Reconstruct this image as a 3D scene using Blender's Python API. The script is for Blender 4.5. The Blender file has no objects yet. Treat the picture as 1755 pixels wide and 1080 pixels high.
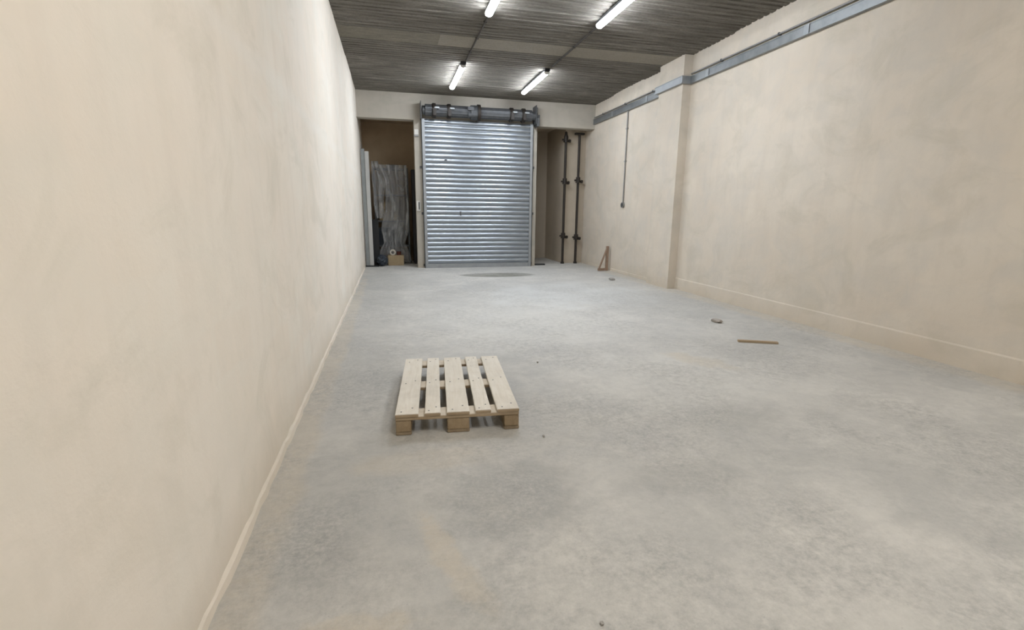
import bpy, bmesh, math, random
from mathutils import Vector, Matrix
random.seed(7)
scn = bpy.context.scene
COL = scn.collection

# ---------------------------------------------------------------- camera
FPX, YAW, PITCH, ROLL, CAM_H = 827.8, .2421, .2117, -.0100, 1.415
cy, sy, cp, sp = math.cos(YAW), math.sin(YAW), math.cos(PITCH), math.sin(PITCH)
fwd = Vector((sy*cp, cy*cp, -sp)); right = Vector((cy, -sy, 0)); down = fwd.cross(right)
r2 = math.cos(ROLL)*right + math.sin(ROLL)*down
d2 = -math.sin(ROLL)*right + math.cos(ROLL)*down
cam_data = bpy.data.cameras.new('camera'); cam = bpy.data.objects.new('camera', cam_data); COL.objects.link(cam)
cam_data.sensor_fit = 'HORIZONTAL'; cam_data.sensor_width = 36; cam_data.lens = FPX/1755*36
cam_data.clip_start = .05; cam_data.clip_end = 100
m = Matrix((r2, -d2, -fwd)).transposed().to_4x4(); m.translation = (0, 0, CAM_H)
cam.matrix_world = m
scn.camera = cam

# ---------------------------------------------------------------- world, exposure
w = bpy.data.worlds.new('world'); scn.world = w; w.use_nodes = True
bg = w.node_tree.nodes['Background']; bg.inputs[0].default_value = (.55, .6, .7, 1); bg.inputs[1].default_value = .02
scn.view_settings.view_transform = 'Standard'; scn.view_settings.look = 'None'
scn.view_settings.gamma = 1; scn.view_settings.use_curve_mapping = False
scn.view_settings.exposure = 1.86
LAMP_POWER = 26.0       # emission of the lamp diffusers

# ---------------------------------------------------------------- room figures (metres)
XL, XR, H, D = -.683, 5.206, 4.10, 12.35
Y0 = -5.0                      # wall behind the camera
PIL = (5.04, 8.13, 8.93)       # pilaster face X, near y, far y

# ================================================================ materials
class NT:
    def __init__(s, name):
        s.m = bpy.data.materials.new(name); s.m.use_nodes = True
        s.t = s.m.node_tree; s.b = s.t.nodes['Principled BSDF']
        s.co = s.t.nodes.new('ShaderNodeTexCoord')
    def n(s, typ, **kw):
        n = s.t.nodes.new('ShaderNode'+typ)
        for k, v in kw.items(): setattr(n, k, v)
        return n
    def set(s, sock, v):
        if hasattr(v, 'is_output') or isinstance(v, bpy.types.NodeSocket): s.t.links.new(v, sock)
        else: sock.default_value = v
    def mapping(s, scale=(1, 1, 1), loc=(0, 0, 0), rot=(0, 0, 0)):
        n = s.n('Mapping'); s.t.links.new(s.co.outputs['Object'], n.inputs[0])
        n.inputs['Scale'].default_value = scale; n.inputs['Location'].default_value = loc; n.inputs['Rotation'].default_value = rot
        return n.outputs[0]
    def noise(s, scale, detail=4, rough=.55, vec=None, dist=0):
        n = s.n('TexNoise'); s.t.links.new(vec if vec is not None else s.co.outputs['Object'], n.inputs['Vector'])
        n.inputs['Scale'].default_value = scale; n.inputs['Detail'].default_value = detail
        n.inputs['Roughness'].default_value = rough; n.inputs['Distortion'].default_value = dist
        return n.outputs[0]
    def rng(s, v, a, b, c=0, d=1, smooth=False):
        n = s.n('MapRange', clamp=True, interpolation_type='SMOOTHSTEP' if smooth else 'LINEAR')
        s.set(n.inputs[0], v)
        for i, x in enumerate((a, b, c, d)): n.inputs[i+1].default_value = x
        return n.outputs[0]
    def math(s, op, a, b=None):
        n = s.n('Math', operation=op); s.set(n.inputs[0], a)
        if b is not None: s.set(n.inputs[1], b)
        return n.outputs[0]
    def mix(s, f, a, b, mode='MIX'):
        n = s.n('Mix', data_type='RGBA', blend_type=mode)
        s.set(n.inputs[0], f)
        for i, v in ((6, a), (7, b)):
            if isinstance(v, tuple) and len(v) == 3: v = v+(1,)
            s.set(n.inputs[i], v)
        return n.outputs[2]
    def base(s, v, rough=.8, metal=0, spec=.5):
        if isinstance(v, tuple) and len(v) == 3: v = v+(1,)
        s.set(s.b.inputs['Base Color'], v); s.set(s.b.inputs['Roughness'], rough)
        s.set(s.b.inputs['Metallic'], metal); s.set(s.b.inputs['Specular IOR Level'], spec)
    def bump(s, v, dist=.01, strength=1):
        n = s.n('Bump'); s.t.links.new(v, n.inputs['Height'])
        n.inputs['Distance'].default_value = dist; n.inputs['Strength'].default_value = strength
        s.t.links.new(n.outputs[0], s.b.inputs['Normal'])
    def xyz(s):
        n = s.n('SeparateXYZ'); s.t.links.new(s.co.outputs['Object'], n.inputs[0]); return n.outputs
    def blob(s, c, r, soft=.4, wob=.35, rot=0, ns=2.0):
        """irregular dirt patch: ellipse about c (x, y) with radii r, edge wobbled by noise"""
        n = s.n('Mapping', vector_type='TEXTURE'); s.t.links.new(s.co.outputs['Object'], n.inputs[0])
        n.inputs['Location'].default_value = (c[0], c[1], 0); n.inputs['Rotation'].default_value = (0, 0, rot)
        n.inputs['Scale'].default_value = (r[0], r[1], 1)
        l = s.n('VectorMath', operation='LENGTH'); s.t.links.new(n.outputs[0], l.inputs[0])
        nz = s.noise(ns, 5, .6)
        v = s.math('ADD', l.outputs['Value'], s.math('MULTIPLY', s.math('SUBTRACT', nz, .5), wob*4))
        return s.rng(v, 1+soft, 1-soft, 0, 1, True)

def plaster(name, a, b, c, line_z=None, ax=1):
    k = NT(name)
    x = k.xyz()
    big = k.rng(k.noise(.7, 5, .6), .38, .62)
    mid = k.rng(k.noise(2.6, 6, .62, dist=.6), .42, .66)
    col = k.mix(big, a, b)
    col = k.mix(k.math('MULTIPLY', mid, .55), col, c)
    # faint blockwork coursing telegraphing through the skim coat
    br = k.n('TexBrick'); cmb = k.n('CombineXYZ'); k.t.links.new(x[1], cmb.inputs[0]); k.t.links.new(x[2], cmb.inputs[1])
    wv = k.n('VectorMath', operation='ADD'); k.t.links.new(cmb.outputs[0], wv.inputs[0])
    nv = k.n('TexNoise'); k.t.links.new(k.co.outputs['Object'], nv.inputs['Vector']); nv.inputs['Scale'].default_value = 2.2
    sc_ = k.n('VectorMath', operation='SCALE'); k.t.links.new(nv.outputs[1], sc_.inputs[0]); sc_.inputs['Scale'].default_value = .12
    k.t.links.new(sc_.outputs[0], wv.inputs[1]); k.t.links.new(wv.outputs[0], br.inputs['Vector'])
    br.inputs['Color1'].default_value = (0, 0, 0, 1); br.inputs['Color2'].default_value = (1, 1, 1, 1); br.inputs['Mortar'].default_value = (.5, .5, .5, 1)
    br.inputs['Scale'].default_value = 1; br.inputs['Brick Width'].default_value = .52; br.inputs['Row Height'].default_value = .26
    br.inputs['Mortar Size'].default_value = .03; br.inputs['Mortar Smooth'].default_value = 1; br.inputs['Bias'].default_value = 0
    pm = k.rng(k.noise(.9, 3), .45, .6, 0, .35)
    col = k.mix(k.math('MULTIPLY', br.outputs[0], pm), col, tuple(min(.9, t*1.13) for t in b))
    blot = k.rng(k.noise(1.3, 7, .68, k.mapping((1, 1, 1.4), (5, 3, 1)), dist=.9), .50, .66)
    col = k.mix(k.math('MULTIPLY', blot, .5), col, tuple(t*s_ for t, s_ in zip(a, (.84, .87, .86))))
    streak = k.rng(k.noise(3, 4, .5, k.mapping((3, 3, .35))), .5, .75)
    col = k.mix(k.math('MULTIPLY', streak, .15), col, tuple(t*.8 for t in a))
    if line_z:    # darker course joint of the blockwork showing through the skim coat
        for z, wd, st in line_z:
            nz = k.math('MULTIPLY', k.math('SUBTRACT', k.noise(1.1, 3, .5), .5), .12)
            d = k.math('ABSOLUTE', k.math('SUBTRACT', k.math('ADD', x[2], nz), z))
            col = k.mix(k.math('MULTIPLY', k.rng(d, wd, 0, 0, 1, True), st), col, (.88, .86, .81) if st > 0.2 else tuple(t*.55 for t in a))
    # dusty, slightly stained foot of the wall
    foot = k.math('MULTIPLY', k.rng(k.math('ADD', x[2], k.math('MULTIPLY', k.noise(1.7, 4), .35)), .45, .15), .35)
    col = k.mix(foot, col, (.50, .42, .31))
    k.base(col, .92, 0, .2)
    k.bump(k.math('ADD', k.noise(9, 5, .6), k.math('MULTIPLY', k.noise(2, 3), 1.5)), .006, .5)
    return k.m

M = {}
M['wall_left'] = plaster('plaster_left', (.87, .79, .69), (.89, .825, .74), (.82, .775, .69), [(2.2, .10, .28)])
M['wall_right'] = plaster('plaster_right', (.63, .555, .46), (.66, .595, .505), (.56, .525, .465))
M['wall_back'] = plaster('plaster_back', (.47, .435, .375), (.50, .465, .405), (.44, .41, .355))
M['recess'] = plaster('bare_render', (.46, .35, .235), (.42, .32, .21), (.38, .29, .19))
M['recess_light'] = plaster('pale_render', (.55, .48, .385), (.52, .45, .36), (.48, .42, .335))

def mat_floor():
    k = NT('dusty_concrete')
    big = k.rng(k.noise(.55, 6, .6, dist=.3), .42, .58, 0, 1, True)
    mid = k.rng(k.noise(2.1, 8, .7, dist=.6), .41, .60, 0, 1, True)
    fine = k.rng(k.noise(15, 7, .78), .36, .64)
    swirl = k.rng(k.noise(6, 6, .7, k.mapping((1, 1.3, 1), rot=(0, 0, .5)), dist=.9), .35, .68)
    dust = (.615, .60, .565); grey = (.43, .428, .412)
    col = k.mix(k.math('MULTIPLY', k.math('ADD', big, mid), .5), grey, dust)
    def put(col, c, r, tint, amt, **kw):
        return k.mix(k.math('MULTIPLY', k.blob(c, r, **kw), amt), col, tint)
    # swept grey concrete showing through in the near left, the centre foreground and along the left wall
    dark = (.285, .288, .277)
    col = put(col, (-.2, 2.2), (.45, .7), dark, .35, ns=4)
    col = put(col, (.55, 2.15), (.34, .32), dark, .6, ns=5)
    col = put(col, (.15, 1.42), (.30, .12), dark, .4, ns=5)
    col = put(col, (-.30, 5.0), (.35, 2.2), dark, .25, ns=4)
    col = put(col, (-.3, 9.5), (.5, 2.2), dark, .45)
    col = put(col, (1.5, 2.1), (.32, .16), dark, .4, ns=5)
    col = put(col, (2.3, 2.75), (.35, .22), dark, .35, ns=5)
    col = put(col, (-.35, 1.9), (.14, .22), dark, .4, ns=5)
    col = put(col, (.45, 3.0), (.75, .55), (.42, .40, .36), .25, ns=3)
    col = put(col, (.6, 1.1), (1.2, .35), (.59, .575, .54), .5, ns=3)
    col = put(col, (-.25, 1.25), (.35, .6), (.55, .53, .495), .45, ns=3)
    # pale powder trodden across the middle
    lite = (.70, .69, .65)
    col = put(col, (1.6, 6.0), (1.1, 1.5), lite, .6)
    col = put(col, (2.3, 3.6), (1.1, .7), lite, .55)
    col = put(col, (3.0, 8.0), (1.4, 1.2), (.64, .66, .66), .6)
    # sandy drifts
    sand = (.60, .52, .40)
    col = put(col, (.17, 1.78), (.06, .28), sand, .5, rot=.30, ns=5, wob=.7)
    col = put(col, (-.20, 1.48), (.20, .07), sand, .5, rot=.1, ns=6, wob=.8)
    col = put(col, (-.60, 5.0), (.10, 5.5), sand, .5, ns=3)
    col = put(col, (2.85, 4.0), (.14, .35), sand, .45, rot=.5, ns=4, wob=.7)
    col = put(col, (5.1, 7.0), (.22, 6), sand, .5, ns=3)
    col = put(col, (.1, 2.6), (.35, .12), sand, .35, ns=4)
    # damp patch in front of the shutter
    col = put(col, (2.30, 10.66), (.83, .36), (.13, .128, .10), .88, soft=.10, wob=.05, rot=-.06)
    gr = k.rng(k.noise(42, 4, .75), .42, .64)
    patch = k.rng(k.noise(1.1, 5, .6, k.mapping(loc=(7, 2, 0))), .42, .6, .25, 1)
    col = k.mix(k.math('MULTIPLY', k.math('MULTIPLY', fine, patch), .75), col, dark)
    col = k.mix(k.math('MULTIPLY', k.math('MULTIPLY', gr, patch), .38), col, (.68, .65, .61))
    col = k.mix(k.math('MULTIPLY', swirl, .22), col, (.68, .67, .63))
    spk = k.n('TexVoronoi'); k.t.links.new(k.co.outputs['Object'], spk.inputs['Vector']); spk.inputs['Scale'].default_value = 26
    col = k.mix(k.math('MULTIPLY', k.rng(spk.outputs['Distance'], .10, .03), .35), col, (.22, .21, .2))
    k.base(col, k.rng(mid, 0, 1, .62, .85), 0, .35)
    k.bump(k.math('ADD', k.math('MULTIPLY', fine, .5), swirl), .004, .5)
    return k.m
M['floor'] = mat_floor()

def mat_ceiling(name, a, b, c, sx=.35):
    k = NT(name)
    st = k.rng(k.noise(5, 6, .65, k.mapping((sx, 7, 1))), .36, .66)
    bl = k.rng(k.noise(1.1, 5, .6), .38, .64)
    col = k.mix(st, a, b)
    col = k.mix(k.math('MULTIPLY', bl, .6), col, c)
    fine = k.noise(30, 4, .7)
    col = k.mix(k.rng(fine, .45, .8, 0, .4), col, tuple(t*.45 for t in a))
    k.base(col, .9, 0, .2)
    k.bump(k.math('ADD', st, k.math('MULTIPLY', fine, .4)), .012, .7)
    return k.m
M['ceiling'] = mat_ceiling('ribbed_concrete', (.115, .107, .092), (.31, .29, .255), (.165, .152, .13))
M['beam'] = mat_ceiling('smooth_concrete', (.31, .285, .24), (.355, .325, .275), (.28, .255, .21), 1.5)

M['beam_rough'] = mat_ceiling('boarded_concrete', (.20, .185, .15), (.30, .275, .225), (.19, .175, .145), 1.0)

def metal(name, a, b, rough=.38, metalness=.85, scale=8, stretch=(1, 1, 1)):
    k = NT(name)
    f = k.rng(k.noise(scale, 5, .6, k.mapping(stretch)), .35, .65)
    k.base(k.mix(f, a, b), k.rng(f, 0, 1, rough, rough+.12), metalness)
    return k.m
M['galv'] = metal('galvanised_shutter', (.30, .33, .365), (.365, .395, .425), .33, .88, 3, (1, 1, 3))
M['galv_rail'] = metal('galvanised_rail', (.32, .335, .35), (.38, .40, .41), .5, .6)
M['tray'] = metal('galvanised_trunking', (.22, .235, .24), (.30, .315, .32), .42, .7, 6)
M['darkmetal'] = metal('dark_grey_steel', (.10, .105, .11), (.15, .155, .16), .5, .6, 12)
M['tube_steel'] = metal('dull_steel_barrel', (.085, .09, .095), (.13, .135, .14), .5, .6, 8)
M['black'] = metal('black_paint', (.018, .014, .011), (.03, .022, .016), .5, .1, 20)
M['black_plastic'] = metal('black_plastic', (.012, .013, .015), (.022, .022, .024), .55, 0, 20)
M['conduit'] = metal('grey_conduit', (.27, .27, .26), (.34, .34, .33), .5, .5, 12)
M['conduit_dark'] = metal('dark_conduit', (.055, .05, .045), (.085, .08, .07), .6, .2, 12)
M['white_plastic'] = metal('white_plastic', (.62, .61, .57), (.68, .67, .63), .5, 0, 20)
M['panel'] = metal('pale_coated_panel', (.46, .46, .445), (.52, .52, .50), .55, 0, 3)
M['panel_grey'] = metal('grey_coated_edge', (.25, .27, .27), (.30, .32, .32), .5, .1, 3)

def wood(name, a, b, c, grain='Y'):
    k = NT(name)
    s = {'Y': (9, .9, 9), 'X': (.9, 9, 9), 'Z': (9, 9, .9)}[grain]
    rnd = k.n('ObjectInfo').outputs['Random']
    off = k.n('VectorMath', operation='ADD'); k.t.links.new(k.mapping(s), off.inputs[0])
    cmb = k.n('CombineXYZ')
    for i in range(3): k.t.links.new(k.math('MULTIPLY', rnd, 37.0), cmb.inputs[i])
    k.t.links.new(cmb.outputs[0], off.inputs[1])
    g = k.rng(k.noise(4, 6, .6, off.outputs[0], dist=.7), .35, .65)
    d = k.rng(k.noise(7, 5, .6), .4, .7)
    col = k.mix(g, a, b)
    col = k.mix(k.math('MULTIPLY', d, .5), col, c)
    col = k.mix(k.rng(rnd, 0, 1, 0, .22), col, b)
    col = k.mix(k.rng(k.noise(2.3, 6, .7, dist=.5), .50, .68, 0, .35), col, tuple(t*.72 for t in b))   # trodden-in grime
    k.base(col, .85, 0, .2)
    k.bump(g, .003, .5)
    return k.m
M['deck'] = wood('bleached_dusty_pine', (.80, .76, .68), (.72, .67, .58), (.84, .81, .75))
M['stringer'] = wood('pine_board', (.68, .61, .51), (.58, .51, .41), (.72, .66, .57), 'X')
M['block'] = wood('pressed_wood_block', (.40, .31, .20), (.32, .24, .15), (.45, .36, .25), 'Y')
M['endgrain'] = wood('sawn_edge', (.44, .35, .24), (.38, .29, .19), (.50, .41, .30), 'X')
M['bottom'] = wood('dirty_pine', (.35, .28, .19), (.28, .22, .15), (.40, .33, .24))
M['prop_wood'] = wood('brown_timber', (.36, .26, .19), (.29, .20, .145), (.42, .32, .25), 'Z')
M['cardboard'] = wood('cardboard', (.40, .31, .19), (.36, .275, .165), (.44, .35, .23), 'Z')
def simple(name, a, b, rough=.9, scale=20):
    k = NT(name); f = k.rng(k.noise(scale, 5, .65), .35, .65)
    k.base(k.mix(f, a, b), rough, 0, .3); k.bump(f, .004, .6); return k.m
M['stone'] = simple('grey_rubble', (.30, .29, .27), (.42, .40, .37))
M['brick'] = simple('dusty_brick', (.36, .325, .29), (.46, .42, .38))
M['tape'] = simple('pale_tape', (.55, .52, .45), (.62, .58, .50), .5)
M['red'] = simple('dark_red_tin', (.10, .025, .015), (.07, .02, .012), .5)
M['blue'] = simple('blue_black_bag', (.03, .04, .055), (.05, .06, .075), .35, 9)
M['lens_grey'] = simple('grey_cover', (.25, .25, .25), (.3, .3, .3), .6)

def mat_plastic_film():
    k = NT('clear_polythene')
    f = k.rng(k.noise(2.5, 4, .55, k.mapping((2, 2, .8)), dist=.8), .35, .70)
    col = k.mix(f, (.40, .405, .41), (.56, .56, .54))
    k.base(col, .35, 0, .6)
    tr = k.n('BsdfTransparent'); mx = k.n('MixShader')
    k.t.links.new(k.rng(f, 0, 1, .24, .58), mx.inputs[0])
    k.t.links.new(tr.outputs[0], mx.inputs[1]); k.t.links.new(k.b.outputs[0], mx.inputs[2])
    out = k.t.nodes['Material Output']; k.t.links.new(mx.outputs[0], out.inputs[0])
    return k.m
M['film'] = mat_plastic_film()

def mat_lamp(name='lit_diffuser', c=((.87, .925, 1.0), (.9, .93, 1.0)), p=1.0):
    k = NT(name)
    k.base((.9, .9, .9), .4)
    n = k.noise(2, 1)
    k.t.links.new(k.mix(k.rng(n, 0, 1, 0, .15), c[0], c[1]), k.b.inputs['Emission Color'])
    k.b.inputs['Emission Strength'].default_value = LAMP_POWER*p
    return k.m
M['lamp'] = mat_lamp()
M['lamp_added'] = mat_lamp('added_diffuser_warm', ((1.0, .955, .89), (1.0, .96, .90)), 1.0)  # warmer emission for the added lamps out of view

# ================================================================ builders
class MB:
    """collects shapes into one mesh"""
    def __init__(s): s.bm = bmesh.new()
    def box(s, a, b, bev=0, mi=0):
        a, b = Vector(a), Vector(b)
        t = bmesh.new()
        bmesh.ops.create_cube(t, size=1)
        for v in t.verts:
            v.co = Vector([(a[i]+b[i])/2 + v.co[i]*(b[i]-a[i]) for i in range(3)])
        if bev: bmesh.ops.bevel(t, geom=t.edges[:], offset=bev, segments=2, affect='EDGES')
        s.merge(t, mi); return s
    def merge(s, t, mi=0, M4=None):
        if M4 is not None: bmesh.ops.transform(t, matrix=M4, verts=t.verts[:])
        for f in t.faces: f.material_index = mi
        me = bpy.data.meshes.new('t'); t.to_mesh(me); t.free(); s.bm.from_mesh(me); bpy.data.meshes.remove(me)
    def obox(s, c, size, rot=(0, 0, 0), bev=0, mi=0):
        t = bmesh.new(); bmesh.ops.create_cube(t, size=1)
        for v in t.verts: v.co = Vector([v.co[i]*size[i] for i in range(3)])
        if bev: bmesh.ops.bevel(t, geom=t.edges[:], offset=bev, segments=2, affect='EDGES')
        from mathutils import Euler
        s.merge(t, mi, Matrix.Translation(c) @ Euler(rot).to_matrix().to_4x4()); return s
    def cyl(s, a, b, r, n=20, r_end=None, mi=0):
        a, b = Vector(a), Vector(b); d = b-a
        t = bmesh.new()
        bmesh.ops.create_cone(t, cap_ends=True, segments=n, radius1=r, radius2=r if r_end is None else r_end, depth=d.length)
        q = Vector((0, 0, 1)).rotation_difference(d)
        s.merge(t, mi, Matrix.Translation((a+b)/2) @ q.to_matrix().to_4x4()); return s
    def tube(s, pts, r, n=12):
        for i in range(len(pts)-1):
            s.cyl(pts[i], pts[i+1], r, n)
            if i: 
                t = bmesh.new(); bmesh.ops.create_uvsphere(t, u_segments=n, v_segments=8, radius=r*1.0)
                s.merge(t, 0, Matrix.Translation(pts[i]))
        return s
    def prism(s, pts, ax, a, b, mi=0):
        """closed outline pts (2D) pushed along axis ax from a to b"""
        def P(p, t):
            q = list(p); q.insert(ax, t); return q
        v0 = [s.bm.verts.new(P(p, a)) for p in pts]; v1 = [s.bm.verts.new(P(p, b)) for p in pts]
        n = len(pts)
        for i in range(n):
            f = s.bm.faces.new((v0[i], v0[(i+1) % n], v1[(i+1) % n], v1[i])); f.material_index = mi
        for v in (v0, v1):
            f = s.bm.faces.new(v); f.material_index = mi
        return s
    def build(s, name, mats, parent=None, smooth=False, loc=None):
        bmesh.ops.recalc_face_normals(s.bm, faces=s.bm.faces[:])
        me = bpy.data.meshes.new(name); s.bm.to_mesh(me); s.bm.free()
        if not isinstance(mats, (list, tuple)): mats = [mats]
        for q in mats: me.materials.append(q)
        if smooth:
            for p in me.polygons: p.use_smooth = True
            try: me.set_sharp_from_angle(angle=math.radians(35))
            except Exception: pass
        o = bpy.data.objects.new(name, me); COL.objects.link(o)
        if parent is not None: o.parent = parent
        if loc is not None: o.location = loc
        return o

def tag(o, label, cat, group=None, kind=None):
    o['label'] = label; o['category'] = cat
    if group: o['group'] = group
    if kind: o['kind'] = kind
    return o
def thing(name, label, cat, loc=(0, 0, 0), rotz=0, group=None):
    o = bpy.data.objects.new(name, None); COL.objects.link(o); o.empty_display_size = .1
    o.location = loc; o.rotation_euler = (0, 0, rotz)
    return tag(o, label, cat, group)
def struct(o, label=None, cat=None):
    o['kind'] = 'structure'
    if label: o['label'] = label
    if cat: o['category'] = cat
    return o
def dup(root, loc, label, rotz=None):
    r = root.copy(); COL.objects.link(r); r.location = loc; r['label'] = label
    if rotz is not None: r.rotation_euler = (0, 0, rotz)
    for ch in list(root.children):
        c = ch.copy(); COL.objects.link(c); c.parent = r
        for g in list(ch.children):
            d = g.copy(); COL.objects.link(d); d.parent = c
    return r

# ================================================================ the room shell
o = MB().box((XL-.2, Y0-.2, -.2), (XR+.2, 16.2, 0)).build('floor', M['floor'])
struct(o, 'dusty grey concrete floor with pale powder and a dark damp patch', 'floor')
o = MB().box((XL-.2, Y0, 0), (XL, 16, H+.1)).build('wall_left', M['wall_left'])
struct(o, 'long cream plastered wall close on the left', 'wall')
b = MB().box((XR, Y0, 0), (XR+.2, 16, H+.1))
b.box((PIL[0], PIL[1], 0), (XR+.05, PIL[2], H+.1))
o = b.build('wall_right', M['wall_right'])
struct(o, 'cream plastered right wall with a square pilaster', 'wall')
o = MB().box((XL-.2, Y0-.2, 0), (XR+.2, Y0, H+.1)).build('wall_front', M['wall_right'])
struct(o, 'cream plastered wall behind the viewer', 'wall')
T = .28
b = MB()
b.box((XL, D, 3.51), (XR, D+T, H+.1))                 # lintel band over the openings
b.box((.607, D, 0), (.90, D+T, 3.51))                 # pier between left opening and shutter
b.box((3.42, D, 0), (3.655, D+T, 3.51))               # pier between shutter and right opening
o = b.build('wall_back', M['wall_back'])
struct(o, 'cream plastered end wall with the shutter and two openings', 'wall')
# recesses behind the openings
b = MB().box((XL, 14.2, 0), (1.0, 14.4, 3.9)).box((.9, D+T, 0), (1.1, 14.2, 3.9)).box((XL, D+T, 3.7), (1.0, 14.4, 3.9))
struct(b.build('wall_recess_left', M['recess']), 'brown bare walls of the store room behind the left opening', 'wall')
b = MB().box((3.3, 14.5, 0), (4.62, 14.7, 3.9)).box((3.3, D+T, 0), (3.5, 14.5, 3.9)).box((3.3, D+T, 3.7), (XR, 14.7, 3.9))
b.box((4.62, 12.92, 0), (XR, 14.7, 3.7))
struct(b.build('wall_recess_right', M['recess_light']), 'brown walls of the recess behind the right opening', 'wall')
b = MB().box((.9, D+T+.3, 0), (3.5, D+T+.4, 3.9))
struct(b.build('wall_recess_middle', M['recess']), 'wall closing the outside behind the shutter', 'wall')

# ceiling: ribbed precast slabs, the ribs run across the room
prof = []
BAYS = [(y0, y0+1.42) for y0 in (9.83, 5.62, 1.41, -2.8)]
BEAMS = [(y0, y0+.52) for y0 in (8.30, 4.09, -.12, -4.33)]
RIB = .118
def base_z(y):
    for a, c in BAYS:
        if a <= y < c: return H+.022
    return H
y = Y0
edges = sorted([e for p in BAYS+BEAMS for e in p])
def in_beam(y): return any(a <= y < c for a, c in BEAMS)
while y < D+.02:
    nxt = min([e for e in edges if e > y+1e-6]+[D+.02])
    seg_end = nxt
    mid = (y+seg_end)/2
    if in_beam(mid):
        prof += [(y+.001, H-.004), (seg_end-.001, H-.004)]
    else:
        z = base_z(mid); n = max(1, round((seg_end-y)/RIB)); st = (seg_end-y)/n
        for i in range(n):
            a = y+i*st; dz = random.uniform(-.004, .004)
            prof += [(a+.001, z+.012), (a+st*.24, z+.014+dz), (a+st*.34, z-.002+dz), (a+st*.88, z-.003+dz), (a+st-.001, z+.011)]
    y = seg_end
b = MB()
rows = [[b.bm.verts.new((x, p[0], p[1])) for p in prof] for x in (XL-.1, .86, XR+.1)]
for j in (0, 1):
    for i in range(len(prof)-1):
        f = b.bm.faces.new((rows[j][i], rows[j+1][i], rows[j+1][i+1], rows[j][i+1]))
        f.material_index = (2, 1)[j] if in_beam((prof[i][0]+prof[i+1][0])/2) and abs(prof[i][1]-prof[i+1][1]) < 1e-5 else 0
top = [b.bm.verts.new(p) for p in ((XL-.1, Y0, H+.3), (XR+.1, Y0, H+.3), (XR+.1, D+.02, H+.3), (XL-.1, D+.02, H+.3))]
b.bm.faces.new(top)
b.bm.faces.new([top[0], top[3]]+rows[0][::-1]); b.bm.faces.new([top[1], top[2]]+rows[2][::-1])
b.bm.faces.new((top[0], top[1], rows[2][0], rows[1][0], rows[0][0])); b.bm.faces.new((top[3], top[2], rows[2][-1], rows[1][-1], rows[0][-1]))
struct(b.build('ceiling', [M['ceiling'], M['beam'], M['beam_rough']]), 'dark ribbed concrete ceiling with smooth cross bands', 'ceiling')

# plaster fillets at the foot of the walls
b = MB(); R_ = random.Random(4); prev = None
for i in range(174):
    yy = Y0+(D-Y0)*i/173; wd = .010+R_.uniform(0, .012); hh = .045+R_.uniform(-.008, .010)
    row = [b.bm.verts.new((XL+q, yy, z)) for q, z in ((-.005, 0), (wd, 0), (wd*.7, hh*.7), (-.005, hh))]
    if prev:
        for q in range(3): b.bm.faces.new((prev[q], prev[q+1], row[q+1], row[q]))
    prev = row
struct(b.build('baseboard_left', M['wall_left']), 'thin rough plaster strip at the foot of the left wall', 'baseboard')
b = MB().prism([(XR, 0), (XR-.014, 0), (XR-.010, .20), (XR, .215)], 1, Y0, PIL[1])
b.prism([(XR, 0), (XR-.014, 0), (XR-.010, .06), (XR, .07)], 1, PIL[2], D)
struct(b.build('baseboard_right', M['wall_right']), 'low plaster band at the foot of the right wall', 'baseboard')

# ================================================================ roller shutter
SX0, SX1, STOP = .80, 3.50, 3.53
YF = D-.075                                   # plane of the curtain
sh = thing('roller_shutter', 'closed galvanised steel roller shutter filling the middle of the end wall', 'shutter', ((SX0+SX1)/2, D-.05, 0))
ox, oy = (SX0+SX1)/2, D-.05
N = 31; pitch = (STOP-.10)/N
pr = []
for i in range(N):
    z0 = .10+i*pitch
    for t, dy in ((.0, .010), (.06, .010), (.10, -.002), (.22, -.011), (.42, -.017), (.62, -.017), (.80, -.011), (.92, -.001), (.95, .010)):
        pr.append((dy, z0+t*pitch))
pr.append((.010, STOP))
back = [(.022, STOP), (.022, .10)]
b = MB().prism([(p[0]+YF-oy, p[1]) for p in pr+back], 0, SX0+.035-ox, SX1-.035-ox)
b.build('shutter_curtain', M['galv'], sh, smooth=True)
b = MB().box((SX0+.035-ox, YF-.022-oy, .0), (SX1-.035-ox, YF+.022-oy, .10), .006)
b.build('bottom_bar', M['galv_rail'], sh)
for x0 in (SX0-.03, SX1-.05):
    b = MB()
    b.box((x0-ox, D-.115-oy, 0), (x0+.08-ox, D-.100-oy, STOP)).box((x0-ox, D-.05-oy, 0), (x0+.08-ox, D-.035-oy, STOP))
    xs = x0 if x0 < 2 else x0+.066
    b.box((xs-ox, D-.115-oy, 0), (xs+.014-ox, D-oy, STOP))
    b.build('guide_rail', M['galv_rail'], sh)
for x, z in ((SX0-.055, 2.43), (SX0-.045, 1.34), (SX1+.055, 2.50), (SX1+.055, 1.36), (SX0-.03, .07), (SX1+.03, .07)):
    MB().box((x-.028-ox, D-.05-oy, z-.03), (x+.028-ox, D-oy, z+.03), .004).cyl((x-ox, D-.05-oy, z), (x-ox, D-.065-oy, z), .012, 8).build('rail_lug', M['darkmetal'], sh)
BZ, BY, BR = 3.70, D-.20-oy, .135
MB().cyl((SX0-ox, BY, BZ), (SX1+.05-ox, BY, BZ), BR*.72, 32).build('barrel', M['tube_steel'], sh, smooth=True)
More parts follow.
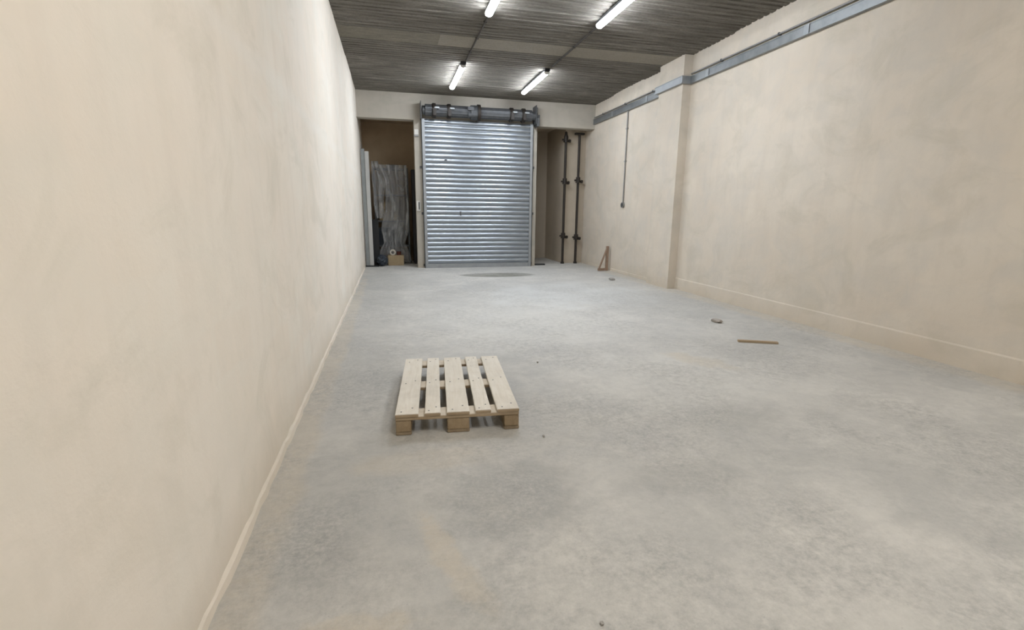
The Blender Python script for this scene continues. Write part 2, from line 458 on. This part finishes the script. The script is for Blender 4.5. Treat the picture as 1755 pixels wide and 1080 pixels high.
# top slats curl over the barrel
arc = []
for i in range(19):
    a = math.radians(-95+i*13); rr = BR if i % 2 else BR-.006
    arc.append((BY-rr*math.cos(a), BZ+rr*math.sin(a)))
inner = [(BY+(p[0]-BY)*.93, BZ+(p[1]-BZ)*.93) for p in arc][::-1]
b = MB().prism(arc+inner, 0, SX0+.06-ox, SX1-.06-ox)
b.build('rolled_slats', M['tube_steel'], sh, smooth=False)
for x in (1.07, 1.42, 2.93, 3.23):
    b = MB().cyl((x-.035-ox, BY, BZ), (x+.035-ox, BY, BZ), BR+.028, 28).cyl((x-.055-ox, BY, BZ), (x-.035-ox, BY, BZ), BR+.012, 28)
    b.box((x-.04-ox, BY-BR-.05, BZ-.13), (x+.04-ox, BY-BR+.03, BZ+.02), .008)
    b.build('spring_drum', M['black'], sh, smooth=True)
    MB().box((x+.0-ox, BY-BR-.055, BZ+.02), (x+.11-ox, BY-BR, BZ+.055), .005).build('drum_strap', M['galv_rail'], sh)
b = MB().cyl((1.93-ox, BY, BZ), (2.09-ox, BY, BZ), BR+.032, 32)
b.cyl((1.86-ox, BY-.10, BZ-.06), (2.08-ox, BY-.10, BZ-.06), .065, 20).box((1.84-ox, BY-.19, BZ+.02), (1.99-ox, BY-.05, BZ+.10), .01)
mo = b.build('motor', M['tube_steel'], sh, smooth=True)
MB().cyl((2.09-ox, BY, BZ), (2.16-ox, BY, BZ), BR+.055, 32).build('drive_ring', M['black'], mo, smooth=True)
for x0, x1, z1 in ((SX0-.045, SX0-.005, 3.88), (SX1+.03, SX1+.15, 3.94)):
    b = MB().box((x0-ox, D-.33-oy, 3.50), (x0+.014-ox, D-oy, z1), .003)
    if x1-x0 > .1:
        b.box((x0+.03-ox, D-.30-oy, 3.46), (x0+.10-ox, D-.05-oy, 3.66), .01)
        b.box((x1-.03-ox, D-.05-oy, 3.50), (x1-ox, D-oy, z1), .003)
        b.cyl((x0-.02-ox, BY, BZ), (x1-ox, BY, BZ), .04, 16)
    b.build('end_bracket', M['darkmetal'], sh)
MB().box((SX1+.04-ox, D-.16-oy, 3.79), (SX1+.11-ox, D-.05-oy, 3.90), .005).build('terminal_box', M['conduit'], sh)
# dents and lock plate of the curtain
MB().box((1.66-ox, YF-.026-oy, 1.30), (1.70-ox, YF-.012-oy, 1.40), .004).build('lock_plate', M['darkmetal'], sh)
MB().box((1.30-ox, YF-.026-oy, 2.60), (1.37-ox, YF-.012-oy, 2.625), .002).build('lock_plate', M['darkmetal'], sh)

# fittings on the piers
c = thing('junction_box', 'small white box high on the pier left of the shutter', 'box', (.655, D, 3.15))
MB().box((-.05, -.05, .02), (.05, 0, .14), .006).build('cover', M['white_plastic'], c)
MB().box((-.055, -.045, -.02), (.055, 0, .02), .004).build('gland_strip', M['lens_grey'], c)
c = thing('shutter_switch', 'narrow white control with a dark key slot on the pier left of the shutter', 'switch', (.655, D, 1.40))
MB().box((-.045, -.045, 0), (.045, 0, .24), .006).build('housing', M['white_plastic'], c)
MB().box((.005, -.055, .03), (.030, -.045, .21), .003).build('key_slot', M['black_plastic'], c)

# ================================================================ ceiling lamps and their feed conduits
LZ = H-.002
def make_lamp():
    t = thing('batten_light', 'x', 'light', (0, 0, 0), group=None)
    L = 1.72
    MB().prism([(-.040, 0), (.040, 0), (.046, -.050), (-.046, -.050)], 1, 0, L).build('housing', M['darkmetal'], t)
    pts = [(.050, -.050)]+[(.050*math.cos(a), -.064-.034*math.sin(a)) for a in [math.pi*i/10 for i in range(11)]]+[(-.050, -.050)]
    MB().prism(pts, 1, .02, L-.02).build('diffuser', M['lamp'], t, smooth=True)
    for y0 in (0, L-.02):
        pts = [(.052, -.048)]+[(.052*math.cos(a), -.064-.037*math.sin(a)) for a in [math.pi*i/10 for i in range(11)]]+[(-.052, -.048)]
        MB().prism(pts, 1, y0, y0+.02).build('end_cap', M['white_plastic'], t, smooth=True)
    MB().box((-.05, -.06, -.055), (.05, 0, 0), .008).build('connector_box', M['black_plastic'], t)
    return t
lamp = make_lamp()
spots = [((1.40, 9.63), 'lit tube lamp on the ceiling nearest the shutter, left row'),
         ((3.02, 9.63), 'lit tube lamp on the ceiling nearest the shutter, right row'),
         ((1.40, 5.45), 'lit tube lamp cut by the top of the picture, left row'),
         ((3.02, 5.45), 'lit tube lamp cut by the top of the picture, right row'),
         ((1.40, -.30), 'added unseen tube lamp overhead near the viewer, left row'),
         ((3.02, -.30), 'added unseen tube lamp overhead near the viewer, right row')]
for i, ((x, y), lb) in enumerate(spots):
    if i == 0: lamp.location = (x, y, LZ); lamp['label'] = lb; lamp['group'] = 'ceiling tube lamps'
    else:
        q = dup(lamp, (x, y, LZ), lb)
        if y < 1:                       # unseen pair added to brighten the near floor, tinted warmer
            for c in q.children:
                if c.name.startswith('diffuser'):
                    c.data = c.data.copy(); c.data.materials[0] = M['lamp_added']
for x, lb in ((1.43, 'thin dark conduit on the ceiling joining the left row of lamps'),
              (3.06, 'thin dark conduit on the ceiling joining the right row of lamps')):
    for (a, c) in ((7.08, 9.46),):
        o = MB().cyl((0, 0, 0), (0, c-a, 0), .014, 10).build('ceiling_conduit', M['conduit_dark'], loc=(x, a, H-.017), smooth=True)
        for yy in (.5, 1.2, 1.9): MB().box((-.022, yy-.01, -.014), (.022, yy+.01, .016)).build('clip', M['conduit_dark'], o)
        tag(o, lb, 'conduit', 'ceiling conduits')

# ================================================================ cable trunking and drop on the right wall
t = thing('cable_trunking', 'galvanised cable trunking running high along the right wall and around the pilaster', 'trunking', (XR, D-.02, 3.62))
TZ0, TZ1, TD = 3.622, 3.730, .055
def seg(name, x0, y0, x1, y1, mat=M['tray']):
    """channel length with upturned lips; axis aligned in plan"""
    b = MB()
    b.box((x0-XR, y0-D+.02, TZ0-3.62), (x1-XR, y1-D+.02, TZ1-3.62), .004)
    b.box((x0-.008-XR, y0-.0-D+.02, TZ1-3.62-.004), (x1+.0-XR, y1-D+.02, TZ1-3.62+.008))
    b.box((x0-.008-XR, y0-.0-D+.02, TZ0-3.62-.006), (x1+.0-XR, y1-D+.02, TZ0-3.62+.006))
    return b.build(name, mat, t)
seg('trunking_length', XR-TD, PIL[2]+.0, XR-.001, D-.02)
seg('trunking_length', XR-TD, Y0+.02, XR-.001, PIL[1]-TD)
seg('trunking_bend', PIL[0]-TD, PIL[1]-TD, XR-.001, PIL[1]-.001, M['galv_rail'])
seg('trunking_bend', PIL[0]-TD, PIL[1]-.001, PIL[0]-.001, PIL[2]+TD, M['galv_rail'])
seg('trunking_bend', PIL[0]-.001, PIL[2]+.001, XR-.001, PIL[2]+TD, M['galv_rail'])
for y in (5.6, 7.6, 9.6, 11.2):
    MB().box((-TD-.012, y-D+.02-.04, -.004), (-TD+.004, y-D+.02+.04, .118)).build('coupler', M['galv_rail'], t)
o = MB().tube([(0, 0, 0), (0, PIL[2]+.03-D+.02, 0)], .013).tube([(0, PIL[1]-.03-D+.02, 0), (0, -(D-.04-Y0), 0)], .013)
o = o.build('steel_conduit', M['conduit'], loc=(XR-.03, D-.02, 3.785), smooth=True)
for y in (11.8, 10.6, 9.4, 7.3, 6.1, 4.9, 3.7): MB().box((-.018, y-D+.02-.012, -.018), (.030, y-D+.02+.012, .018)).build('saddle_clip', M['darkmetal'], o)
tag(o, 'thin grey conduit running just above the trunking on the right wall', 'conduit')
o = MB().cyl((0, 0, 0), (0, 0, 1.99), .0145, 14).build('drop_conduit', M['conduit'], loc=(XR-.022, 10.47, 1.63), smooth=True)
for z in (.9, 1.6): MB().box((-.02, -.03, z), (.022, .03, z+.025)).build('saddle_clip', M['conduit'], o)
tag(o, 'thin grey conduit dropping down the right wall from the trunking', 'conduit')
c = thing('socket_box', 'small grey outlet box at the end of the drop conduit on the right wall', 'box', (XR, 10.47, 1.52))
MB().cyl((-.045, 0, .06), (0, 0, .06), .062, 20).cyl((-.025, 0, .11), (-.025, 0, .13), .02, 12).build('body', M['conduit'], c, smooth=True)
MB().cyl((-.052, 0, .06), (-.045, 0, .06), .05, 20).build('cover', M['darkmetal'], c, smooth=True)

# ================================================================ black pipes in the right recess
def make_pipe(x, top, kind, label):
    t = thing('black_pipe', label, 'pipe', (x, 12.78, 0), group='black pipes in the right opening')
    MB().cyl((0, 0, 0), (0, 0, top), .034, 20).build('tube', M['black'], t, smooth=True)
    MB().cyl((0, 0, 0), (0, 0, .05), .05, 20).build('foot_collar', M['black'], t, smooth=True)
    zs = (.79, 2.24, 3.31) if kind == 0 else (.75, 2.28)
    for z in zs:
        k = MB().cyl((0, 0, z-.07), (0, 0, z+.055), .058, 20).cyl((0, 0, z-.09), (0, 0, z-.07), .07, 20)
        k = k.box((-.10, -.03, z-.05), (-.03, .03, z-.005), .006)
        cl = k.build('clamp', M['black'], t, smooth=True)
        MB().cyl((.03, -.01, z-.045), (.09, -.01, z-.055), .02, 12).cyl((.075, -.01, z-.055), (.125, -.01, z-.06), .042, 14).build('clamp_knob', M['black'], cl, smooth=True)
    if kind == 0:
        MB().cyl((0, 0, 3.36), (0, 0, top+.02), .055, 20, .015).build('pointed_cap', M['black'], t, smooth=True)
    else:
        MB().box((-.13, -.05, top-.02), (.13, .05, top+.03), .006).build('head_plate', M['black'], t)
    return t
make_pipe(4.585, 3.47, 0, 'upright black pipe with pointed cap and clamps in the right opening')
make_pipe(4.965, 3.44, 1, 'upright black pipe with flat head plate beside the right wall')
o = MB().box((-.14, -.05, 0), (.14, .05, .035), .005).build('dark_strip', M['black_plastic'], loc=(3.84, 12.50, 0))
tag(o, 'short black offcut on the floor at the foot of the pier by the right opening', 'offcut')

# ================================================================ wooden pallet (1200 x 800)
p = thing('wooden_pallet', 'pale wooden pallet lying on the concrete floor in the foreground', 'pallet', (-.029, 2.952, 0), -.0848)
def board(name, a, b, mat, nails=()):
    k = MB().box(a, b, .003)
    for (x, y) in nails: k.cyl((x, y, b[2]-.001), (x, y, b[2]+.0012), .0055, 8, mi=1)
    o = k.build(name, [mat, M['darkmetal'], M['endgrain']], p)
    for f in o.data.polygons:
        if abs(f.normal.y) > .7 and f.material_index == 0: f.material_index = 2     # sawn ends and edges are browner
    return o
xs = [(0, .145), (.18625, .28625), (.3275, .4725), (.51375, .61375), (.655, .80)]
rows3 = [.0725, .6, 1.1275]
for i, (a, c) in enumerate(xs):
    nl = [(a+fx*(c-a), r+dy) for r in rows3 for fx, dy in ((.25, -.03), (.72, .025))]
    j = random.uniform(-.004, .004)
    board('deck_board', (a, j, .122), (c, 1.2+j, .144), M['deck'], nl)
for (a, c) in ((0, .145), (.5275, .6725), (1.055, 1.2)):
    board('stringer_board', (0.001, a+.002, .1), (.799, c-.002, .122), M['stringer'])
for xa, xc in ((0, .1), (.3275, .4725), (.70, .80)):
    for ya, yc in ((0, .145), (.5275, .6725), (1.055, 1.2)):
        MB().box((xa+.002, ya+.003, .022), (xc-.002, yc-.003, .1), .004).build('block', M['block'], p)
    MB().box((xa, .0, 0), (xc, 1.2, .022), .004).build('bottom_board', M['bottom'], p)

# ================================================================ bits on the floor
t = thing('timber_bracket', 'small triangular timber frame leaning on the right wall near the far opening', 'timber frame', (5.03, 11.0, 0))
MB().obox((.09, .03, .30), (.065, .045, .60), (0, 0, 0), .003).build('upright', M['prop_wood'], t)
MB().obox((-.02, .0, .035), (.28, .05, .06), (0, 0, .15), .003).build('foot', M['prop_wood'], t)
MB().obox((-.02, .01, .31), (.035, .04, .57), (0, .36, 0), .003).build('brace', M['prop_wood'], t)

def rubble(name, r, seed, mat, loc, label, cat, rz=0):
    rnd = random.Random(seed); t = bmesh.new(); bmesh.ops.create_icosphere(t, subdivisions=2, radius=1)
    for v in t.verts:
        k = 1+rnd.uniform(-.14, .14)
        c = Vector((max(-.75, min(.75, v.co.x)), max(-.75, min(.75, v.co.y)), max(-.7, min(.7, v.co.z))))*k
        v.co = Vector((c.x*r[0], c.y*r[1], c.z*r[2]))
    zmin = min(v.co.z for v in t.verts)
    for v in t.verts: v.co.z -= zmin
    q = MB(); q.merge(t)
    o = q.build(name, mat, loc=loc); o.rotation_euler = (0, 0, rz)
    return tag(o, label, cat)
rubble('rubble_lump', (.075, .09, .03), 1, M['stone'], (4.51, 9.43, 0), 'small grey lump of rubble on the floor in front of the timber frame', 'rubble')
rubble('brick_piece', (.060, .085, .030), 2, M['brick'], (4.13, 5.42, 0), 'broken piece of dusty brick on the floor nearer the right wall', 'brick', .3)
rubble('pebble', (.008, .014, .008), 3, M['stone'], (.893, 2.735, 0), 'tiny grey pebble on the floor right of the pallet', 'pebble')
rubble('pebble', (.008, .010, .006), 4, M['stone'], (.66, 1.31, 0), 'tiny brown pebble near the bottom edge of the picture', 'pebble')
rubble('pebble', (.010, .012, .008), 5, M['stone'], (1.30, 4.23, 0), 'tiny dark pebble on the floor behind and right of the pallet', 'pebble')
o = MB().obox((0, 0, .012), (.42, .045, .024), (0, 0, 0), .003).build('wooden_batten', M['endgrain'], loc=(3.93, 4.42, 0)); o.rotation_euler = (0, 0, -.42)
tag(o, 'short thin timber batten lying on the floor at the right', 'batten')

# ================================================================ store room behind the left opening
t = thing('upright_panel', 'tall pale panel with a grey edge standing just inside the left opening', 'panel', (-.56, 12.78, 0))
MB().box((-.10, -.02, .03), (-.012, .015, 2.86), .004).build('grey_edge', M['panel_grey'], t)
MB().box((-.012, -.035, .03), (.085, .03, 2.80), .006).build('panel_face', M['panel'], t)
MB().box((-.11, -.07, 0), (.20, .06, .03), .004).build('foot_plate', M['black_plastic'], t)

t = thing('shelving_unit', 'dark shelving unit behind polythene sheet in the left opening', 'shelving', (.05, 13.75, 0))
for x in (-.45, .40):
    for y in (-.2, .2): MB().box((x-.02, y-.02, 0), (x+.02, y+.02, 2.5), .003).build('post', M['darkmetal'], t)
for z in (.45, 1.1, 1.78, 2.45): MB().box((-.47, -.22, z), (.42, .22, z+.035), .003).build('shelf', M['darkmetal'], t)
def goods(name, a, b_, mat, label, cat):
    w_, d_, h_ = (b_[0]-a[0]), (b_[1]-a[1]), (b_[2]-a[2])
    base = (a[0]+w_/2, a[1]+d_/2, a[2])
    tt = thing(name, label, cat, base)
    MB().box((-w_/2, -d_/2, 0), (w_/2, d_/2, h_-.03), .008).build('body', mat, tt)
    MB().box((-w_/2-.008, -d_/2-.008, h_-.03), (w_/2+.008, d_/2+.008, h_), .006).build('lid', mat, tt)
    return tt
goods('storage_crate', (-.35, 13.58, .485), (.30, 13.92, .95), M['blue'], 'dark blue crate on the lowest shelf under the polythene', 'crate')
goods('storage_crate', (-.30, 13.58, 1.135), (.15, 13.92, 1.62), M['cardboard'], 'brown crate on the middle shelf under the polythene', 'crate')
goods('storage_crate', (-.05, 13.60, 2.485), (.22, 13.90, 2.58), M['black_plastic'], 'flat black case on top of the shelving', 'case')
goods('equipment_case', (-.50, 13.02, 0), (-.33, 13.26, 1.17), M['black_plastic'], 'tall black case standing beside the pale panel', 'case')
goods('dark_cabinet', (.56, 13.30, 0), (.88, 13.75, 2.45), M['black_plastic'], 'tall black cabinet in the shade behind the pier', 'cabinet')
# polythene drape: hangs from the shelf top, gathers at the waist, flares to the floor
def drape(rows, y_base, name, label, folds, seed):
    rnd = random.Random(seed); b = MB(); grid = []
    ph = [rnd.uniform(0, 6) for _ in range(4)]
    for j in range(len(rows)*6-5):
        u = j/6; i = min(int(u), len(rows)-2); f = u-i
        z = rows[i][0]*(1-f)+rows[i+1][0]*f; xa = rows[i][1]*(1-f)+rows[i+1][1]*f; xb = rows[i][2]*(1-f)+rows[i+1][2]*f
        row = []
        for k in range(49):
            s = k/48
            x = xa+(xb-xa)*s + .008*math.sin(9*z+ph[0]+s*5)
            yy = y_base + 0.03*math.sin(folds*2*math.pi*s+ph[1]+.6*math.sin(2.3*z)) + 0.008*math.sin(23*s+5*z+ph[2]) + .02*math.sin(7*z+ph[3])
            row.append(b.bm.verts.new((x, yy, z)))
        grid.append(row)
    for j in range(len(grid)-1):
        for k in range(48): b.bm.faces.new((grid[j][k], grid[j][k+1], grid[j+1][k+1], grid[j+1][k]))
    o = b.build(name, M['film'], smooth=True)
    so = o.modifiers.new('thickness', 'SOLIDIFY'); so.thickness = .002
    return tag(o, label, 'plastic sheet')
drape([(2.56, -.30, .44), (2.2, -.16, .43), (1.7, -.12, .44), (1.3, -.19, .46), (.9, -.27, .43), (.55, -.22, .34), (.35, -.33, .42), (.04, -.44, .49)], 13.42, 'polythene_sheet', 'creased clear polythene sheet draped down the shelving to the floor', 4, 3)
drape([(2.62, -.45, -.28), (2.1, -.44, -.14), (1.6, -.42, -.17), (1.26, -.38, -.19), (1.20, -.37, -.22)], 13.22, 'polythene_sheet', 'shorter clear polythene flap hanging beside the pale panel', 2, 5)

t = thing('cardboard_box', 'closed brown cardboard box on the floor in the left opening', 'box', (.07, 13.12, 0), .03)
MB().box((-.20, -.14, 0), (.20, .14, .255), .004).build('carton', M['cardboard'], t)
MB().box((-.20, -.14, .255), (-.003, .14, .261)).box((.003, -.14, .255), (.20, .14, .261)).build('flaps', M['cardboard'], t)
t = bmesh.new()
def ring_mesh(R1, R2, wd):
    b = MB(); n = 28; L = []
    for (r, y) in ((R1, -wd/2), (R1, wd/2), (R2, wd/2), (R2, -wd/2)):
        L.append([b.bm.verts.new((r*math.cos(2*math.pi*i/n), y, r*math.sin(2*math.pi*i/n))) for i in range(n)])
    for q in range(4):
        for i in range(n): b.bm.faces.new((L[q][i], L[q][(i+1) % n], L[(q+1) % 4][(i+1) % n], L[(q+1) % 4][i]))
    return b
t.free()
o = ring_mesh(.075, .042, .09).build('tape_roll', M['tape'], loc=(-.0, 13.07, .261+.075), smooth=True)
tag(o, 'pale roll of tape standing on edge on the cardboard box', 'tape')
t = thing('paint_tin', 'small dark red tin on the right end of the cardboard box', 'tin', (.155, 13.10, .261))
MB().cyl((0, 0, 0), (0, 0, .095), .058, 20).build('body', M['red'], t, smooth=True)
MB().cyl((0, 0, .095), (0, 0, .104), .061, 20).build('lid', M['darkmetal'], t, smooth=True)
# crumpled bag on the floor at the left of the box
rnd = random.Random(9); q = bmesh.new(); bmesh.ops.create_icosphere(q, subdivisions=4, radius=1)
from mathutils import noise as mn
for v in q.verts:
    k = 1+.28*mn.noise(v.co*2.6)+.12*mn.noise(v.co*7)
    v.co = Vector((v.co.x*.13*k, v.co.y*.15*k, max(-.9, v.co.z)*.14*k))
zm = min(v.co.z for v in q.verts)
for v in q.verts: v.co.z -= zm
b = MB(); b.merge(q)
o = b.build('crumpled_bag', M['blue'], loc=(-.27, 12.86, 0), smooth=True)
tag(o, 'crumpled dark blue bag on the floor left of the cardboard box', 'bag')
